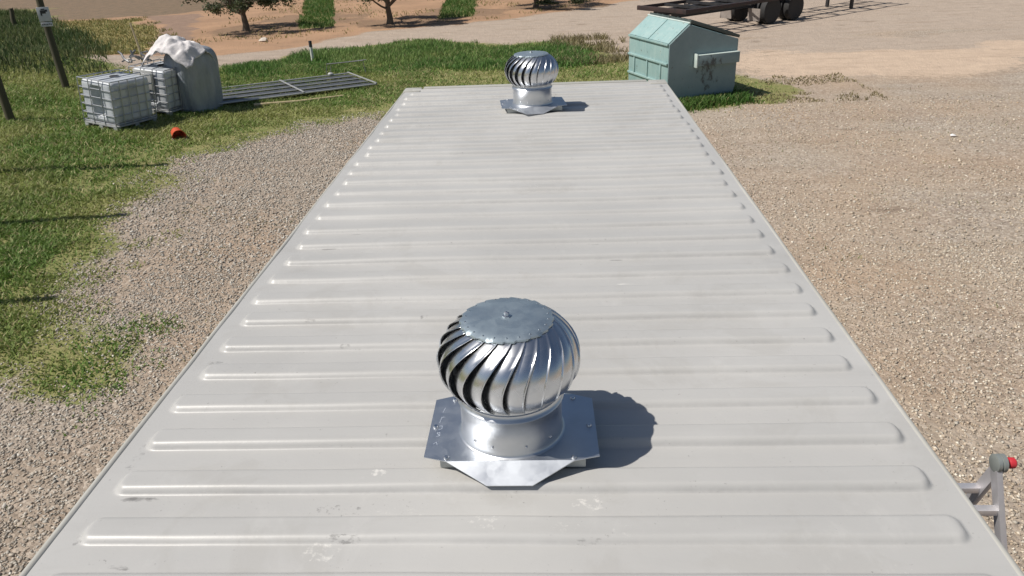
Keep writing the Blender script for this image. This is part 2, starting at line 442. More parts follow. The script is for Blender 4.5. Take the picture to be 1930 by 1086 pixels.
# short lawn
P = np.concatenate([scatter(370000, -19, -3.5, 5.5, 26), scatter(60000, -4, 8.5, 17.0, 30), scatter(60000, -10, -4, 6, 13)])
sdv = poly_sd(P, GRASS) + (fbm(P[:, 0], P[:, 1], .9) - .5) * 1.2
dens = fbm(P[:, 0], P[:, 1], 2.3)
k = (sdv + (dens - .5) * 1.4 > RNG.uniform(-.5, 1.5, len(P))) & (RNG.random(len(P)) < .1 + dens * 1.35)
k &= (P[:, 0] < -1.5) | (P[:, 1] > 8) | (P[:, 0] > 1.5)
k &= ~((P[:, 0] > 4.7) & (RNG.random(len(P)) < np.clip((P[:, 0] - 4.2) / 2.2, 0, .6)))
P = P[k]
edgef = np.clip((poly_sd(P, GRASS)) / 2.0, 0, 1)
h = RNG.uniform(.04, .10, len(P)) * (.55 + .6 * edgef) * (.6 + .8 * fbm(P[:, 0], P[:, 1], 1.1))
parts = [blades(P, h, .012, 1.1, gcolor(P, (.155, .25, .055), (.31, .34, .11), (.46, .42, .21), np.where((P[:, :1] > -5) & (P[:, 1:] > 17), .34, .15)))]
# tall strip behind
P = scatter(90000, -11, 2.5, 22, 32)
s2 = poly_sd(P, TALL); dn = fbm(P[:, 0], P[:, 1], 1.3)
P = P[(s2 + (dn - .5) * 1.5 > RNG.uniform(0, .5, len(P)))]
h = RNG.uniform(.08, .30, len(P)) * (.2 + 1.1 * fbm(P[:, 0], P[:, 1], .9))
parts.append(blades(P, h, .014, .45, gcolor(P, (.13, .245, .06), (.22, .31, .095), (.36, .36, .17), .08)))
# rank growth by the posts, tint darkened to imitate tree crown shade
P = scatter(120000, -40, -12.5, 19, 52)
s2 = poly_sd(P, HEDGE)
P = P[s2 > RNG.uniform(-.2, 1.0, len(P))]
h = RNG.uniform(.12, .5, len(P)) * (.2 + 1.0 * fbm(P[:, 0], P[:, 1], .5))
parts.append(blades(P, h, .022, .4, gcolor(P, (.075, .115, .04), (.12, .15, .06), (.26, .25, .13), .10)))
# dumpster foot and orchard rows
P = np.concatenate([np.stack([RNG.normal(0, .25, 6000), RNG.uniform(-.2, 2.1, 6000)], 1) @ np.array([[.366, -.93], [.93, .366]]) + np.array([3.05, 18.6]),
                    scatter(40000, -17, -3, 36, 58)])
ins = np.zeros(len(P), bool); ins[:6000] = True
for q in ORCH: ins |= poly_sd(P, q) + (fbm(P[:, 0], P[:, 1], .9) - .5) * .6 > 0
P = P[ins]
parts.append(blades(P, RNG.uniform(.08, .24, len(P)), .016, .6, gcolor(P, (.07, .15, .03), (.10, .18, .04), (.3, .27, .12), .06)))
P = np.concatenate([scatter(5000, .3, 3.0, 24.5, 30.5), scatter(3500, 4.8, 8.3, 18.6, 22)])
P = P[fbm(P[:, 0], P[:, 1], 1.0) > .47]
parts.append(blades(P, np.where(P[:, 0] > 4, RNG.uniform(.02, .08, len(P)), RNG.uniform(.06, .28, len(P))), .013, .7, gcolor(P, (.20, .17, .08), (.30, .25, .14), (.42, .36, .22), .3)))
P = np.concatenate([scatter(30000, -28, -14, 26, 45), scatter(9000, -16, 6, 32, 50)])
k = poly_sd(P, STRAW) + (fbm(P[:, 0], P[:, 1], .9) - .5) * 3 > 0; k[30000:] = (fbm(P[30000:, 0], P[30000:, 1], .8) > .57) & (poly_sd(P[30000:], DIRT) > .6)
P = P[k]
parts.append(blades(P, RNG.uniform(.04, .16, len(P)), .018, .7, gcolor(P, (.24, .22, .08), (.34, .28, .12), (.16, .19, .06), .25)))
# thin weeds in the gravel
P = np.concatenate([scatter(5000, -8, -2.2, 4, 17), scatter(2500, 3, 11, 8, 20)])
P = P[fbm(P[:, 0], P[:, 1], 1.2) > .6]
parts.append(blades(P, RNG.uniform(.02, .06, len(P)), .008, .9, gcolor(P, (.12, .15, .05), (.17, .18, .07), (.34, .29, .15), .3)))
off = 0; Vs, Fs, Cs = [], [], []
for V_, F_, C_ in parts:
    Vs.append(V_); Fs.append(F_ + off); Cs.append(C_); off += len(V_)
me = fast_mesh('grass', np.concatenate(Vs), np.concatenate(Fs), M_GRASS, np.concatenate(Cs))
tag(link('grass', me), 'green grass growing left of the container and along the road', 'grass', kind='stuff')

# ------------------------------------------------------------------ shipping container
HR, CW, YF, YN = 2.896, 1.219, 7.238, 7.238 - 12.192
r = NT('container_roof_paint')
v = r.coord('Object')
vs_ = r.coord('Object', (.6, 5, 1))
n1 = r.noise(v, 1.1, 5, .55); n2 = r.noise(vs_, 2.5, 5, .6); n3 = r.noise(v, 90, 3, .6); n4 = r.noise(v, 14, 6, .7)
col = r.mix(r.rng(n1, .3, .7), (.425, .418, .40), (.485, .477, .457))
col = r.mix(r.math('MULTIPLY', r.rng(n2, .52, .75), .3), col, (.38, .372, .355))
st1 = r.noise(r.coord('Object', (1, 1, 1), (5, 3, 0)), 2.6, 7, .68, .6)
col = r.mix(r.math('MULTIPLY', r.rng(st1, .54, .62), .22), col, (.355, .34, .31))
st2 = r.noise(r.coord('Object', (1, .5, 1), (9, 1, 0)), 5.5, 7, .7, .3)
col = r.mix(r.math('MULTIPLY', r.rng(st2, .58, .70), .3), col, (.55, .54, .515))
# small dark specks
col = r.mix(r.math('MULTIPLY', r.math('MULTIPLY', r.rng(n3, .66, .72), r.rng(n4, .5, .60)), .7), col, (.20, .19, .18))
def mark(cx, cy, rx, ry, colr, lo, hi, sc_, amt, sx=1.0):
    global col
    mp = r.coord('Object', (1 / rx, 1 / ry, 0), (-cx / rx, -cy / ry, 0))
    ln = r.n('ShaderNodeVectorMath', operation='LENGTH'); r.L(mp, ln.inputs[0])
    fall = r.rng(ln.outputs['Value'], .35, 1.0, 1, 0, True)
    nn = r.noise(r.coord('Object', (sx, 1, 1), (cx * 3.7, cy * 2.1, 0)), sc_, 5, .65)
    msk = r.rng(r.math('ADD', nn, r.math('MULTIPLY', r.math('SUBTRACT', fall, 1), .5)), lo + .01, hi + .06)
    col = r.mix(r.math('MULTIPLY', msk, amt), col, colr)
DUST, SCUFF = (.66, .64, .60), (.15, .145, .14)
for a_ in [(-.47, 1.41, .10, .06, DUST, .50, .60, 50, .75), (-.38, 1.69, .06, .03, DUST, .48, .56, 60, .85), (-.05, 1.50, .10, .06, DUST, .50, .60, 60, .7),
           (.22, 1.59, .10, .06, DUST, .49, .57, 45, .85), (.14, 1.48, .12, .05, DUST, .54, .64, 60, .55), (.30, 1.46, .10, .06, DUST, .56, .66, 60, .55),
           (-.28, 1.55, .20, .08, DUST, .58, .68, 70, .5), (-.46, 1.56, .16, .05, SCUFF, .54, .60, 75, .65), (-.42, 1.444, .10, .022, SCUFF, .47, .55, 80, .65, .5),
           (-1.05, 1.607, .11, .022, SCUFF, .38, .50, 40, .85, .35), (-1.03, 1.93, .11, .012, SCUFF, .38, .50, 30, .85, .25), (.21, 1.44, .07, .02, SCUFF, .48, .56, 70, .55, .5),
           (-1.11, 2.33, .06, .03, SCUFF, .47, .57, 60, .6, .5), (-.90, 3.56, .12, .018, SCUFF, .44, .55, 40, .5, .3), (-.95, 3.38, .10, .015, SCUFF, .44, .55, 40, .5, .3),
           (-.84, 2.62, .05, .015, SCUFF, .44, .55, 60, .6, .5), (-.38, 2.63, .03, .03, SCUFF, .45, .55, 50, .6), (-.65, 2.42, .04, .015, SCUFF, .44, .55, 50, .5),
           (.33, 3.37, .06, .012, SCUFF, .44, .54, 60, .6, .4), (-.75, 3.89, .03, .025, SCUFF, .42, .52, 60, .65), (.52, 1.53, .10, .02, DUST, .5, .6, 30, .5, .3),
           (.45, 2.93, .10, .012, DUST, .42, .5, 20, .8, .3), (.20, 6.75, .06, .06, SCUFF, .46, .58, 40, .45), (-.2, 5.3, .5, .25, SCUFF, .62, .68, 40, .4),
           (-1.14, 1.80, .04, .16, SCUFF, .53, .65, 60, .45), (-1.13, 1.46, .03, .05, SCUFF, .50, .62, 60, .5), (0.93, 1.36, .08, .06, DUST, .58, .66, 70, .5),
           (-.96, 1.36, .10, .02, SCUFF, .5, .6, 60, .6, .5), (.42, 3.18, .06, .01, SCUFF, .44, .54, 60, .55, .4), (-.1, 4.3, .9, .4, SCUFF, .65, .70, 60, .45), (.0, 2.3, 1.0, .5, SCUFF, .66, .71, 80, .4)]:
    mark(*a_)
foot = r.attr('grime_shade')  # rib-foot line: part dirt, part shade painted into the colour
gn = r.noise(r.coord('Object', (1.2, .8, 1)), 3.0, 5, .65)
gn2 = r.noise(v, 45, 4, .6)
col = r.mix(r.math('MULTIPLY', r.math('MULTIPLY', foot, r.rng(gn, .36, .62)), r.rng(gn2, .3, .6, .25, .62)), col, (.20, .195, .19))
r.bump(r.math('ADD', r.math('MULTIPLY', n3, .15), n4), .06, .01)
M_ROOF = r.out(col, r.rng(n1, .3, .7, .37, .48), 0, .5)
M_CONT = mat_plain('container_wall_paint', (.46, .455, .44), (.40, .395, .38), 3, .5, 0, .05)
M_RAIL = mat_plain('container_rail_paint', (.46, .45, .41), (.385, .375, .335), 5, .5, 0, .06)
M_CAST = mat_plain('casting_steel', (.36, .355, .34), (.28, .27, .26), 20, .55, .2, .1)

cont = thing('shipping_container', 'long light grey steel shipping container with ribbed roof, carrying two metal ventilators', 'container', (0, (YF + YN) / 2, 0))
YC = (YF + YN) / 2
# ribbed roof sheet
PITCHR, RIBH = .1955, .020
xe = np.concatenate([np.linspace(0, .9, 14), np.linspace(.92, 1.205, 38)])
xs = np.unique(np.concatenate([-xe, xe]).round(5))
ys = np.concatenate([np.arange(YN + .08, .6, .04), np.arange(.6, YF - .07, .0042)])
XX, YY = np.meshgrid(xs, ys)
_k = np.floor((YY - 1.431 + .03) / PITCHR).astype(int)
YJ = YY + (_tab[_k % 256, 33] - .5) * .008
ph = ((YJ - 1.431) % PITCHR)
kk = np.floor((YJ - 1.431) / PITCHR).astype(int)
def sstep(a, b, x): t = np.clip((x - a) / (b - a), 0, 1); return t * t * (3 - 2 * t)
jl = (_tab[kk % 256, 3] - .5) * .03; jr = (_tab[kk % 256, 9] - .5) * .02
mid = .052                                             # rib centre
dy = np.abs(ph - mid)
prof = 1 - sstep(.026, .056, dy)
# rounded ends: the flank distance grows towards the end of the rib
dx = np.maximum(np.maximum(XX - (1.118 + jr), -(1.105 + jl) - XX), 0)
rad = np.hypot(np.maximum(dy - .012, 0), dx * 1.15)
_t = np.clip((np.where(dx > 0, rad, np.maximum(dy - .012, 0)) - .015) / .024, 0, 1)
prof = 1 - (_t ** 2.1 * .8 + sstep(0, 1, _t) * .2)
okr = (kk >= -30) & (YY < YF - .12) & (YY > YN + .2)
hr = prof * RIBH * okr * (.80 + .36 * _tab[kk % 256, 21]) * (.86 + .28 * fbm(XX.ravel() + 50, YY.ravel(), 1.7).reshape(XX.shape))
ZZ = hr + (fbm(XX.ravel(), YY.ravel(), 1.3).reshape(XX.shape) - .5) * .011 + (fbm(XX.ravel(), YY.ravel(), 4.0).reshape(XX.shape) - .5) * .0022
idx = np.arange(XX.size).reshape(XX.shape)
Fr = np.stack([idx[:-1, :-1], idx[:-1, 1:], idx[1:, 1:], idx[1:, :-1]], -1).reshape(-1, 4)
me = fast_mesh('roof', np.stack([XX.ravel(), YY.ravel(), ZZ.ravel() + HR - .004], 1), Fr, M_ROOF, smooth=True)
grime_shade = np.exp(-((ph - .004) / .007) ** 2) * okr * (np.abs(XX) < 1.1) * (.25 + .2 * _tab[kk % 256, 40])  # mask along each rib foot for dirt and painted shade
a = me.attributes.new('grime_shade', 'FLOAT', 'POINT'); a.data.foreach_set('value', np.clip(grime_shade, 0, 1).astype(np.float32).ravel())
link('roof', me, cont, (0, -YC, 0))
# rails along the roof edges (profile with a small rolled shoulder)
for s_ in (-1, 1):
    prof_ = [(1.168, HR - .03), (1.196, HR - .012), (1.199, HR - .005), (1.205, HR - .001), (1.214, HR - .002), (1.219, HR - .009), (1.219, HR - .075), (1.168, HR - .075)]
    rm = MB(); nq = len(prof_); yl = np.linspace(YN - YC + .18, YF - YC - .17, 121)
    wob = (vnoise(yl, yl * 0 + s_, 1.1) - .5) * .005 + (vnoise(yl, yl * 0 + s_ + 5, 4.0) - .5) * .0025; wz = (vnoise(yl, yl * 0 + s_ + 9, 1.7) - .5) * .003
    rm.add([(s_ * (q[0] + wob[i]), yl[i], q[1] + wz[i]) for i in range(121) for q in prof_],
           [(i * nq + j, i * nq + (j + 1) % nq, (i + 1) * nq + (j + 1) % nq, (i + 1) * nq + j) for i in range(120) for j in range(nq)] + [tuple(range(nq)), tuple(range(120 * nq, 121 * nq))])
    rm.build('top_side_rail', M_RAIL, cont, True, angle=50)
    MB().box((s_ * 1.19, 0, .09), (.055, 12.192 - .36, .15)).build('bottom_side_rail', M_RAIL, cont, bevel=.006)
for yy, nm in ((YF, 'front'), (YN, 'rear')):
    sg = 1 if nm == 'front' else -1
    MB().box((0, yy - YC - sg * .04, HR - .034), (2.438 - .36, .078, .086)).build('header_rail', M_RAIL, cont, bevel=.006)
    MB().box((0, yy - YC - sg * .05, .09), (2.438 - .36, .098, .15)).build('sill_rail', M_RAIL, cont, bevel=.006)
    for s_ in (-1, 1):
        MB().box((s_ * (CW - .082), yy - YC - sg * .086, HR - .055), (.162, .172, .118)).build('corner_casting', M_RAIL, cont, bevel=.012)
        MB().box((s_ * (CW - .082), yy - YC - sg * .086, .06), (.162, .172, .118)).build('corner_casting', M_CAST, cont, bevel=.012)
        MB().box((s_ * (CW - .07), yy - YC - sg * .075, HR / 2), (.13, .14, HR - .25)).build('corner_post', M_CONT, cont, bevel=.006)
# corrugated walls
def corr_wall(length, z0, z1, depth=.034, pitch=.278):
    q = [(0, 0), (.07, 0), (.139, depth), (.209, depth)]
    out_ = []; L = 0
    while L < length:
        for a_, b_ in q:
            if L + a_ <= length: out_.append((L + a_, b_))
        L += pitch
    out_.append((length, 0))
    return out_
for s_ in (-1, 1):
    pl = corr_wall(12.192 - .3, 0, 0); m = MB()
    V_ = [(s_ * (CW - .008 - b_), YN - YC + .15 + a_, z) for z in (.165, HR - .075) for a_, b_ in pl]
    k_ = len(pl)
    m.add(V_, [(i, i + 1, k_ + i + 1, k_ + i) for i in range(k_ - 1)]).build('side_wall', M_CONT, cont)
pl = corr_wall(2.438 - .26, 0, 0); k_ = len(pl)
MB().add([(-CW + .13 + a_, YF - YC - .008 - b_, z) for z in (.165, HR - .077) for a_, b_ in pl], [(i, i + 1, k_ + i + 1, k_ + i) for i in range(k_ - 1)]).build('end_wall', M_CONT, cont)
for s_ in (-1, 1):
    d_ = MB().box((s_ * .545, YN - YC + .03, HR / 2 + .02), (1.07, .05, HR - .28)).build('door', M_CONT, cont, bevel=.008)
    for q_ in (.3, .8):
        MB().tube([(s_ * q_, YN - YC - .02, .15), (s_ * q_, YN - YC - .02, HR - .12)], .017, 8).build('lock_rod', M_CAST, d_, True)

# ------------------------------------------------------------------ roof ventilators
def galv(name, c1, c2, rough, spangle=30):
    m = NT(name); v = m.coord('Object')
    n = m.noise(v, 9, 4, .6); c = m.vor(v, spangle, 'F1', 1)
    sp = m.n('ShaderNodeSeparateColor'); m.L(c, sp.inputs[0])
    col = m.mix(m.rng(n, .3, .7), c1, c2)
    col = m.mix(m.math('MULTIPLY', sp.outputs[0], .12), col, (.5, .52, .54))
    m.bump(m.noise(v, 7, 3), .05, .01)
    return m.out(col, m.math('ADD', m.rng(n, .3, .7, rough * .85, rough * 1.2), m.math('MULTIPLY', sp.outputs[1], .05)), 1.0)
M_VANE = galv('ventilator_vane_metal', (.68, .69, .70), (.60, .61, .63), .27)
M_FLASH = galv('ventilator_flashing_metal', (.64, .67, .71), (.58, .61, .65), .40)
M_CAP = galv('ventilator_cap_metal', (.52, .60, .64), (.46, .54, .58), .50)
M_THROAT = galv('ventilator_throat_metal', (.66, .67, .69), (.60, .62, .64), .36)
M_CURB = mat_plain('curb_paint', (.50, .51, .48), (.42, .43, .40), 20, .6, 0, .05)
M_BOLT = mat_plain('bolt_zinc', (.7, .71, .72), (.6, .6, .62), 40, .3, 1.0)
M_CHALK = mat_plain('chalk_white', (.42, .46, .53), (.30, .34, .40), 60, .9)

NV = 22
def vane_mesh():
    T, S = 16, 6
    da = 2 * math.pi / NV * 1.2
    z0, z1 = .203, .426
    V_, F_ = [], []
    for i in range(T + 1):
        t = i / T
        th = math.radians(-46 + 104 * t)
        rr = .206 * (math.cos(th) ** .82)
        zz = z0 + (z1 - z0) * (math.sin(th) - math.sin(math.radians(-46))) / (math.sin(math.radians(58)) - math.sin(math.radians(-46)))
        tw = math.radians(25) * t ** 2.2 - math.radians(8) * math.sin(math.pi * t)
        inn = .83 + .10 * abs(2 * t - 1) ** 1.6
        for j in range(S + 1):
            s = j / S
            f_ = inn + (1 - inn) * math.sin(s * math.pi / 2) ** .9
            a_ = tw + s * da
            V_.append((rr * f_ * math.cos(a_), rr * f_ * math.sin(a_), zz))
        for f_, e_ in ((1.022, .010), (1.020, .024), (.985, .022)):      # rolled lip on the outer edge
            a_ = tw + da + e_
            V_.append((rr * f_ * math.cos(a_), rr * f_ * math.sin(a_), zz))
    w = S + 4
    for i in range(T):
        for j in range(w - 1):
            F_.append((i * w + j, i * w + j + 1, (i + 1) * w + j + 1, (i + 1) * w + j))
    m = MB().add(V_, F_).mesh('vane', M_VANE, True, angle=45)
    return m
VANE = vane_mesh()

def make_vent(label):
    root = thing('roof_ventilator', label, 'ventilator', group='turbine ventilators on the container roof')
    cb = MB()
    for y_ in (-.128, .128): cb.box((.006, y_, .028), (.425, .034, .034))
    for x_ in (-.19, .20): cb.box((x_, 0, .0275), (.034, .220, .032))
    cb.build('mounting_curb', M_CURB, root, bevel=.003)
    out_ = [(-.252, -.145), (-.185, -.165), (-.065, -.226), (.065, -.226), (.185, -.165), (.258, -.145), (.252, .145), (.19, .17), (.065, .236), (-.065, .236), (-.185, .17), (-.252, .145)]
    pz = lambda x, y: .049 - max(0, -y - .165) * .62 - max(0, y - .17) * .3
    N = len(out_); V_ = []
    rings = [.162, .0]
    for dz in (0, .0022):
        V_ += [(x, y, pz(x, y) + dz) for x, y in out_]
        # crease ring then hole ring
        V_ += [(x, max(min(y, .168), -.163) * 1.0, .049 + dz) if abs(y) > .16 else (x * .9, y * .95, .049 + dz) for x, y in out_]
        V_ += [(.13 * x / math.hypot(x, y), .13 * y / math.hypot(x, y), .049 + dz) for x, y in out_]
    F_ = []
    for k0 in (0, 3 * N):
        for ring in (0, N):
            for i in range(N): F_.append((k0 + ring + i, k0 + ring + (i + 1) % N, k0 + ring + N + (i + 1) % N, k0 + ring + N + i))
    for i in range(N): F_.append((i, (i + 1) % N, 3 * N + (i + 1) % N, 3 * N + i))
    fl = MB().add(V_, F_).build('flashing', M_FLASH, root)
    for x_, y_ in ((-.185, -.150), (.185, -.150), (-.19, .145), (.19, .145), (.235, .0), (-.235, .0)):
        MB().lathe([(.0085, 0), (.0085, .002), (.006, .0055), (0, .0065)], 10, loc=(x_, y_, .0515)).build('screw', M_BOLT, fl, True)
    ck = MB()                                  # scribbled chalk on the left of the flashing
    for q in ([(-.226, .02), (-.222, .05), (-.214, .05)], [(-.225, -.015), (-.215, -.01), (-.216, .005), (-.225, .004)], [(-.229, -.05), (-.218, -.045), (-.219, -.028), (-.228, -.03), (-.218, -.045)],
              [(-.222, .075), (-.217, .10)], [(-.232, -.085), (-.224, -.075), (-.22, -.088)]):
        for a_, b_ in zip(q[:-1], q[1:]): ck.beam((*a_, .0514), (*b_, .0514), .0016, .0006)
    tag(ck.build('chalk_mark', M_CHALK, fl), kind='stuff')
    th = MB().lathe([(.163, .0515), (.157, .0535), (.1545, .058), (.1530, .066), (.1525, .10), (.152, .168), (.1565, .171), (.1595, .176), (.1565, .181), (.1525, .184), (.152, .194), (.145, .196)], 56).build('throat', M_THROAT, root, True, angle=60)
    for a_ in (-1.9, -1.25, -2.3, -.7, 1.2):
        R_ = Matrix.Rotation(a_, 3, 'Z') @ Matrix.Rotation(math.pi / 2, 3, 'Y')
        MB().lathe([(.0042, 0), (.0042, .002), (.002, .004), (0, .0042)], 8, R_, Vector((.1525 * math.cos(a_), .1525 * math.sin(a_), .085))).build('rivet', M_BOLT, th, True)
    rotor = MB().lathe([(.140, .192), (.149, .194), (.151, .2), (.150, .212), (.145, .214), (.141, .212), (.141, .194)], 56).build('rotor', M_THROAT, root, True, angle=50)
    # spindle and spokes inside the rotor belong to it
    sp = MB().tube([(0, 0, .10), (0, 0, .43)], .008, 8)
    for i in range(3):
        a_ = i * 2.094; sp.beam((0, 0, .205), (.142 * math.cos(a_), .142 * math.sin(a_), .205), .018, .003)
    sp.build('spindle', M_BOLT, rotor)
    for i in range(NV):
        o = link('vane', VANE, rotor); o.rotation_euler = (0, 0, 2 * math.pi * i / NV)
        md = o.modifiers.new('thickness', 'SOLIDIFY'); md.thickness = .0012; md.offset = -1
    cpm = MB().lathe([(0, .4335), (.06, .4335), (.10, .4325), (.119, .430), (.130, .4265), (.1315, .4215), (.12, .420)], NV * 6)
    cpm.v = [(x * f_, y * f_, z) for x, y, z in cpm.v for f_ in [1 + (.05 * ((math.atan2(y, x) * NV / (2 * math.pi)) % 1.0) - .01 if math.hypot(x, y) > .125 else 0)]]
    cp = cpm.build('cap', M_CAP, rotor, True, angle=50)
    MB().lathe([(.013, .433), (.013, .437), (.008, .438), (.008, .446), (.004, .448), (0, .448)], 6).build('bolt', M_BOLT, cp, True, angle=20)
    for i in range(NV):
        a_ = 2 * math.pi * (i + .3) / NV
        MB().lathe([(.003, 0), (.002, .002), (0, .0022)], 6, loc=(.119 * math.cos(a_), .119 * math.sin(a_), .4300)).build('rivet', M_BOLT, cp)
    return root, rotor
vent, rot_ = make_vent('large shiny metal turbine ventilator on the near part of the roof')
vent.location = (0.0, 1.845, HR + .010); vent.scale = (.972,) * 3
rot_.rotation_euler.z = .1
vent2 = copy_tree(vent)
vent2['label'] = 'smaller looking metal turbine ventilator at the far end of the roof'
vent2.scale = (1.02,) * 3; vent2.location = (0.0, 6.17, HR + .010); vent2.rotation_euler.z = math.radians(6)
for c in vent2.children:
    if c.name.startswith('rotor'): c.rotation_euler.z = .23

# ------------------------------------------------------------------ ladder by the right wall
M_ALU = mat_plain('ladder_aluminium', (.70, .69, .70), (.60, .58, .60), 14, .5, .7, .03)
M_HINGE = mat_plain('hinge_grey', (.34, .37, .35), (.26, .28, .27), 20, .5, .4, .05)
M_RED = mat_plain('red_plastic', (.58, .045, .055), (.50, .03, .04), 10, .35)
M_BLACK = mat_plain('black_rubber', (.03, .03, .03), (.05, .05, .05), 20, .7)
lad = thing('folding_ladder', 'aluminium folding ladder with round hinge and red knob standing beside the container', 'ladder', (1.70, 2.46, 0))
HZ = 2.30
def leg_line(sgn, x, z): return Vector((x + math.copysign(.17 if sgn < 0 else .03, x) * (HZ - z) * (1 if x else 0), (.24 if sgn < 0 else .42) * sgn * (HZ - z), z))
for sgn in (-1, 1):
    for x_ in (-.18, .18):
        a_, b_ = leg_line(sgn, x_ + (0.012 * sgn), HZ - .02), leg_line(sgn, x_ + .012 * sgn, 0.03)
        st = MB().beam(a_, b_, .024, .052, upv=(0, 1, 0)).build('stile', M_ALU, lad, bevel=.004)
        MB().box(b_ + Vector((0, 0, -.01)), (.034, .075, .05)).build('foot', M_BLACK, st, bevel=.006)
    z_ = HZ - .20
    while z_ > .15:
        c_ = leg_line(sgn, 0, z_)
        MB().box(c_ + Vector((.012 * sgn, 0, 0)), (.336 + (.34 if sgn < 0 else .06) * (HZ - z_), .036, .028)).build('rung', M_ALU, lad, bevel=.004)
        z_ -= .28
for x_ in (-.18, .18):
    R_ = Matrix.Rotation(math.pi / 2, 3, 'Y')
    hg = MB().lathe([(0, -.022), (.028, -.022), (.037, -.018), (.037, -.004), (.032, -.002), (.032, .002), (.037, .004), (.037, .018), (.028, .022), (0, .022)], 24, R_, (x_, 0, HZ)).build('hinge', M_HINGE, lad, True, angle=35)
    sx = 1 if x_ > 0 else -1
    MB().lathe([(0, 0), (.010, 0), (.010, .012), (.020, .014), (.0225, .02), (.022, .036), (.016, .042), (0, .043)], 18, Matrix.Rotation(sx * math.pi / 2, 3, 'Y'), (x_ + sx * .020, 0, HZ)).build('lock_knob', M_RED, hg, True, angle=35)

# ------------------------------------------------------------------ dumpster
d_ = NT('dumpster_paint')
v = d_.coord('Object')
na = d_.noise(v, 2.5, 6, .65); nb = d_.noise(v, 9, 6, .7); nc = d_.noise(d_.coord('Object', (5, 5, .8)), 2.2, 5, .65)
col = d_.mix(d_.rng(na, .3, .7), (.255, .395, .39), (.315, .45, .435))
col = d_.mix(d_.math('MULTIPLY', d_.rng(nc, .5, .7), .4), col, (.47, .54, .505))
col = d_.mix(d_.math('MULTIPLY', d_.rng(nb, .60, .68), .75), col, (.10, .075, .055))
M_DUMP = d_.out(col, .6, 0, .4)
d_ = NT('dumpster_shaded_paint')  # darker copy of the dumpster paint: shade put into colour, stains real
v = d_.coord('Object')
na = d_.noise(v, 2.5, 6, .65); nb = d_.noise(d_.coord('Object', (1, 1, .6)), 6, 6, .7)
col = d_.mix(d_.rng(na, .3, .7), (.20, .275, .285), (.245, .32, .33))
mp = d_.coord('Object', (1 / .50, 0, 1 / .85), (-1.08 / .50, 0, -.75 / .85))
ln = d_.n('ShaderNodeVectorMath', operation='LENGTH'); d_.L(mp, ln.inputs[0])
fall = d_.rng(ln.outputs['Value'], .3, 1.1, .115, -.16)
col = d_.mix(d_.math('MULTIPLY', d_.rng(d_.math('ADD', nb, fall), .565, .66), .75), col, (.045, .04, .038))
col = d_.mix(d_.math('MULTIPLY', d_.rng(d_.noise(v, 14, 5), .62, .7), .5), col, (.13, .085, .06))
M_DSHADE = d_.out(col, .6, 0, .4)
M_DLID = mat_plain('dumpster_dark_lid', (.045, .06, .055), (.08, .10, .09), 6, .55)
M_PALE = mat_plain('dumpster_pale_edge', (.60, .66, .62), (.45, .55, .51), 12, .5)  # pale tone for sleeve edges, flanges and hinge rod
dump = thing('dumpster', 'pale green metal dumpster with sloped top and dark stains behind the container end', 'dumpster', (3.01, 18.72, 0), (0, 0, math.atan2(.366, .93)))
# local x along the shaded end (1.91 m), local y away from the camera (2.05 m)
prof_ = [(0.06, .12), (0, .30), (0, 1.44), (.53, 1.86), (1.91, 1.42), (1.91, .30), (1.86, .12)]
MB().prism(prof_, lambda q: Vector((q[0], .02, q[1])), lambda q: Vector((q[0], 2.03, q[1]))).build('body', M_DUMP, dump, bevel=.012)
pe = [(0.07, .13), (0.01, .30), (0.01, 1.43), (.53, 1.845), (1.9, 1.41), (1.9, .30), (1.85, .13)]
for y0, y1 in ((0, .0195), (2.031, 2.05)):
    MB().prism(pe, lambda q: Vector((q[0], y0, q[1])), lambda q: Vector((q[0], y1, q[1]))).build('end_panel', M_DSHADE, dump)
sl_ = Vector((.53, 0, .42)).normalized(); sn = Vector((-.42, 0, .53)).normalized()
for y0, y1 in ((.03, 1.0), (1.03, 2.02)):
    c_ = Vector((.265, (y0 + y1) / 2, 1.65)) + sn * .014
    MB().box(c_, (.66, y1 - y0, .022), Matrix((sl_, Vector((0, 1, 0)), sn)).transposed()).build('lit_lid', M_DUMP, dump, bevel=.006)
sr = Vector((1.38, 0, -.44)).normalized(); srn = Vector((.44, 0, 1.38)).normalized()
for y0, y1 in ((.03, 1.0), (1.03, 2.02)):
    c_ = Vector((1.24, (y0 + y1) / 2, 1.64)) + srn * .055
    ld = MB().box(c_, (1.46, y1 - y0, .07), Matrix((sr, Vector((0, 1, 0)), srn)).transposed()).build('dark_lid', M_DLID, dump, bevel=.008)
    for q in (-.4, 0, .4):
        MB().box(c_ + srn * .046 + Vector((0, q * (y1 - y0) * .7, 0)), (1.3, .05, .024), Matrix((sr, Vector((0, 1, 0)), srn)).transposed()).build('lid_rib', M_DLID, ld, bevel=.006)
MB().tube([(.53, .0, 1.885), (.53, 2.05, 1.885)], .022, 8).build('hinge_rod', M_PALE, dump, True)
for z_ in (.52, .98, 1.43):
    MB().box((-.022, 1.025, z_), (.042, 2.0, .05)).build('stiffener', M_DUMP, dump, bevel=.008)
for y_ in (.35, 1.02, 1.7):
    MB().box((-.016, y_, .75), (.03, .05, .40)).build('stiffener', M_DUMP, dump, bevel=.006)
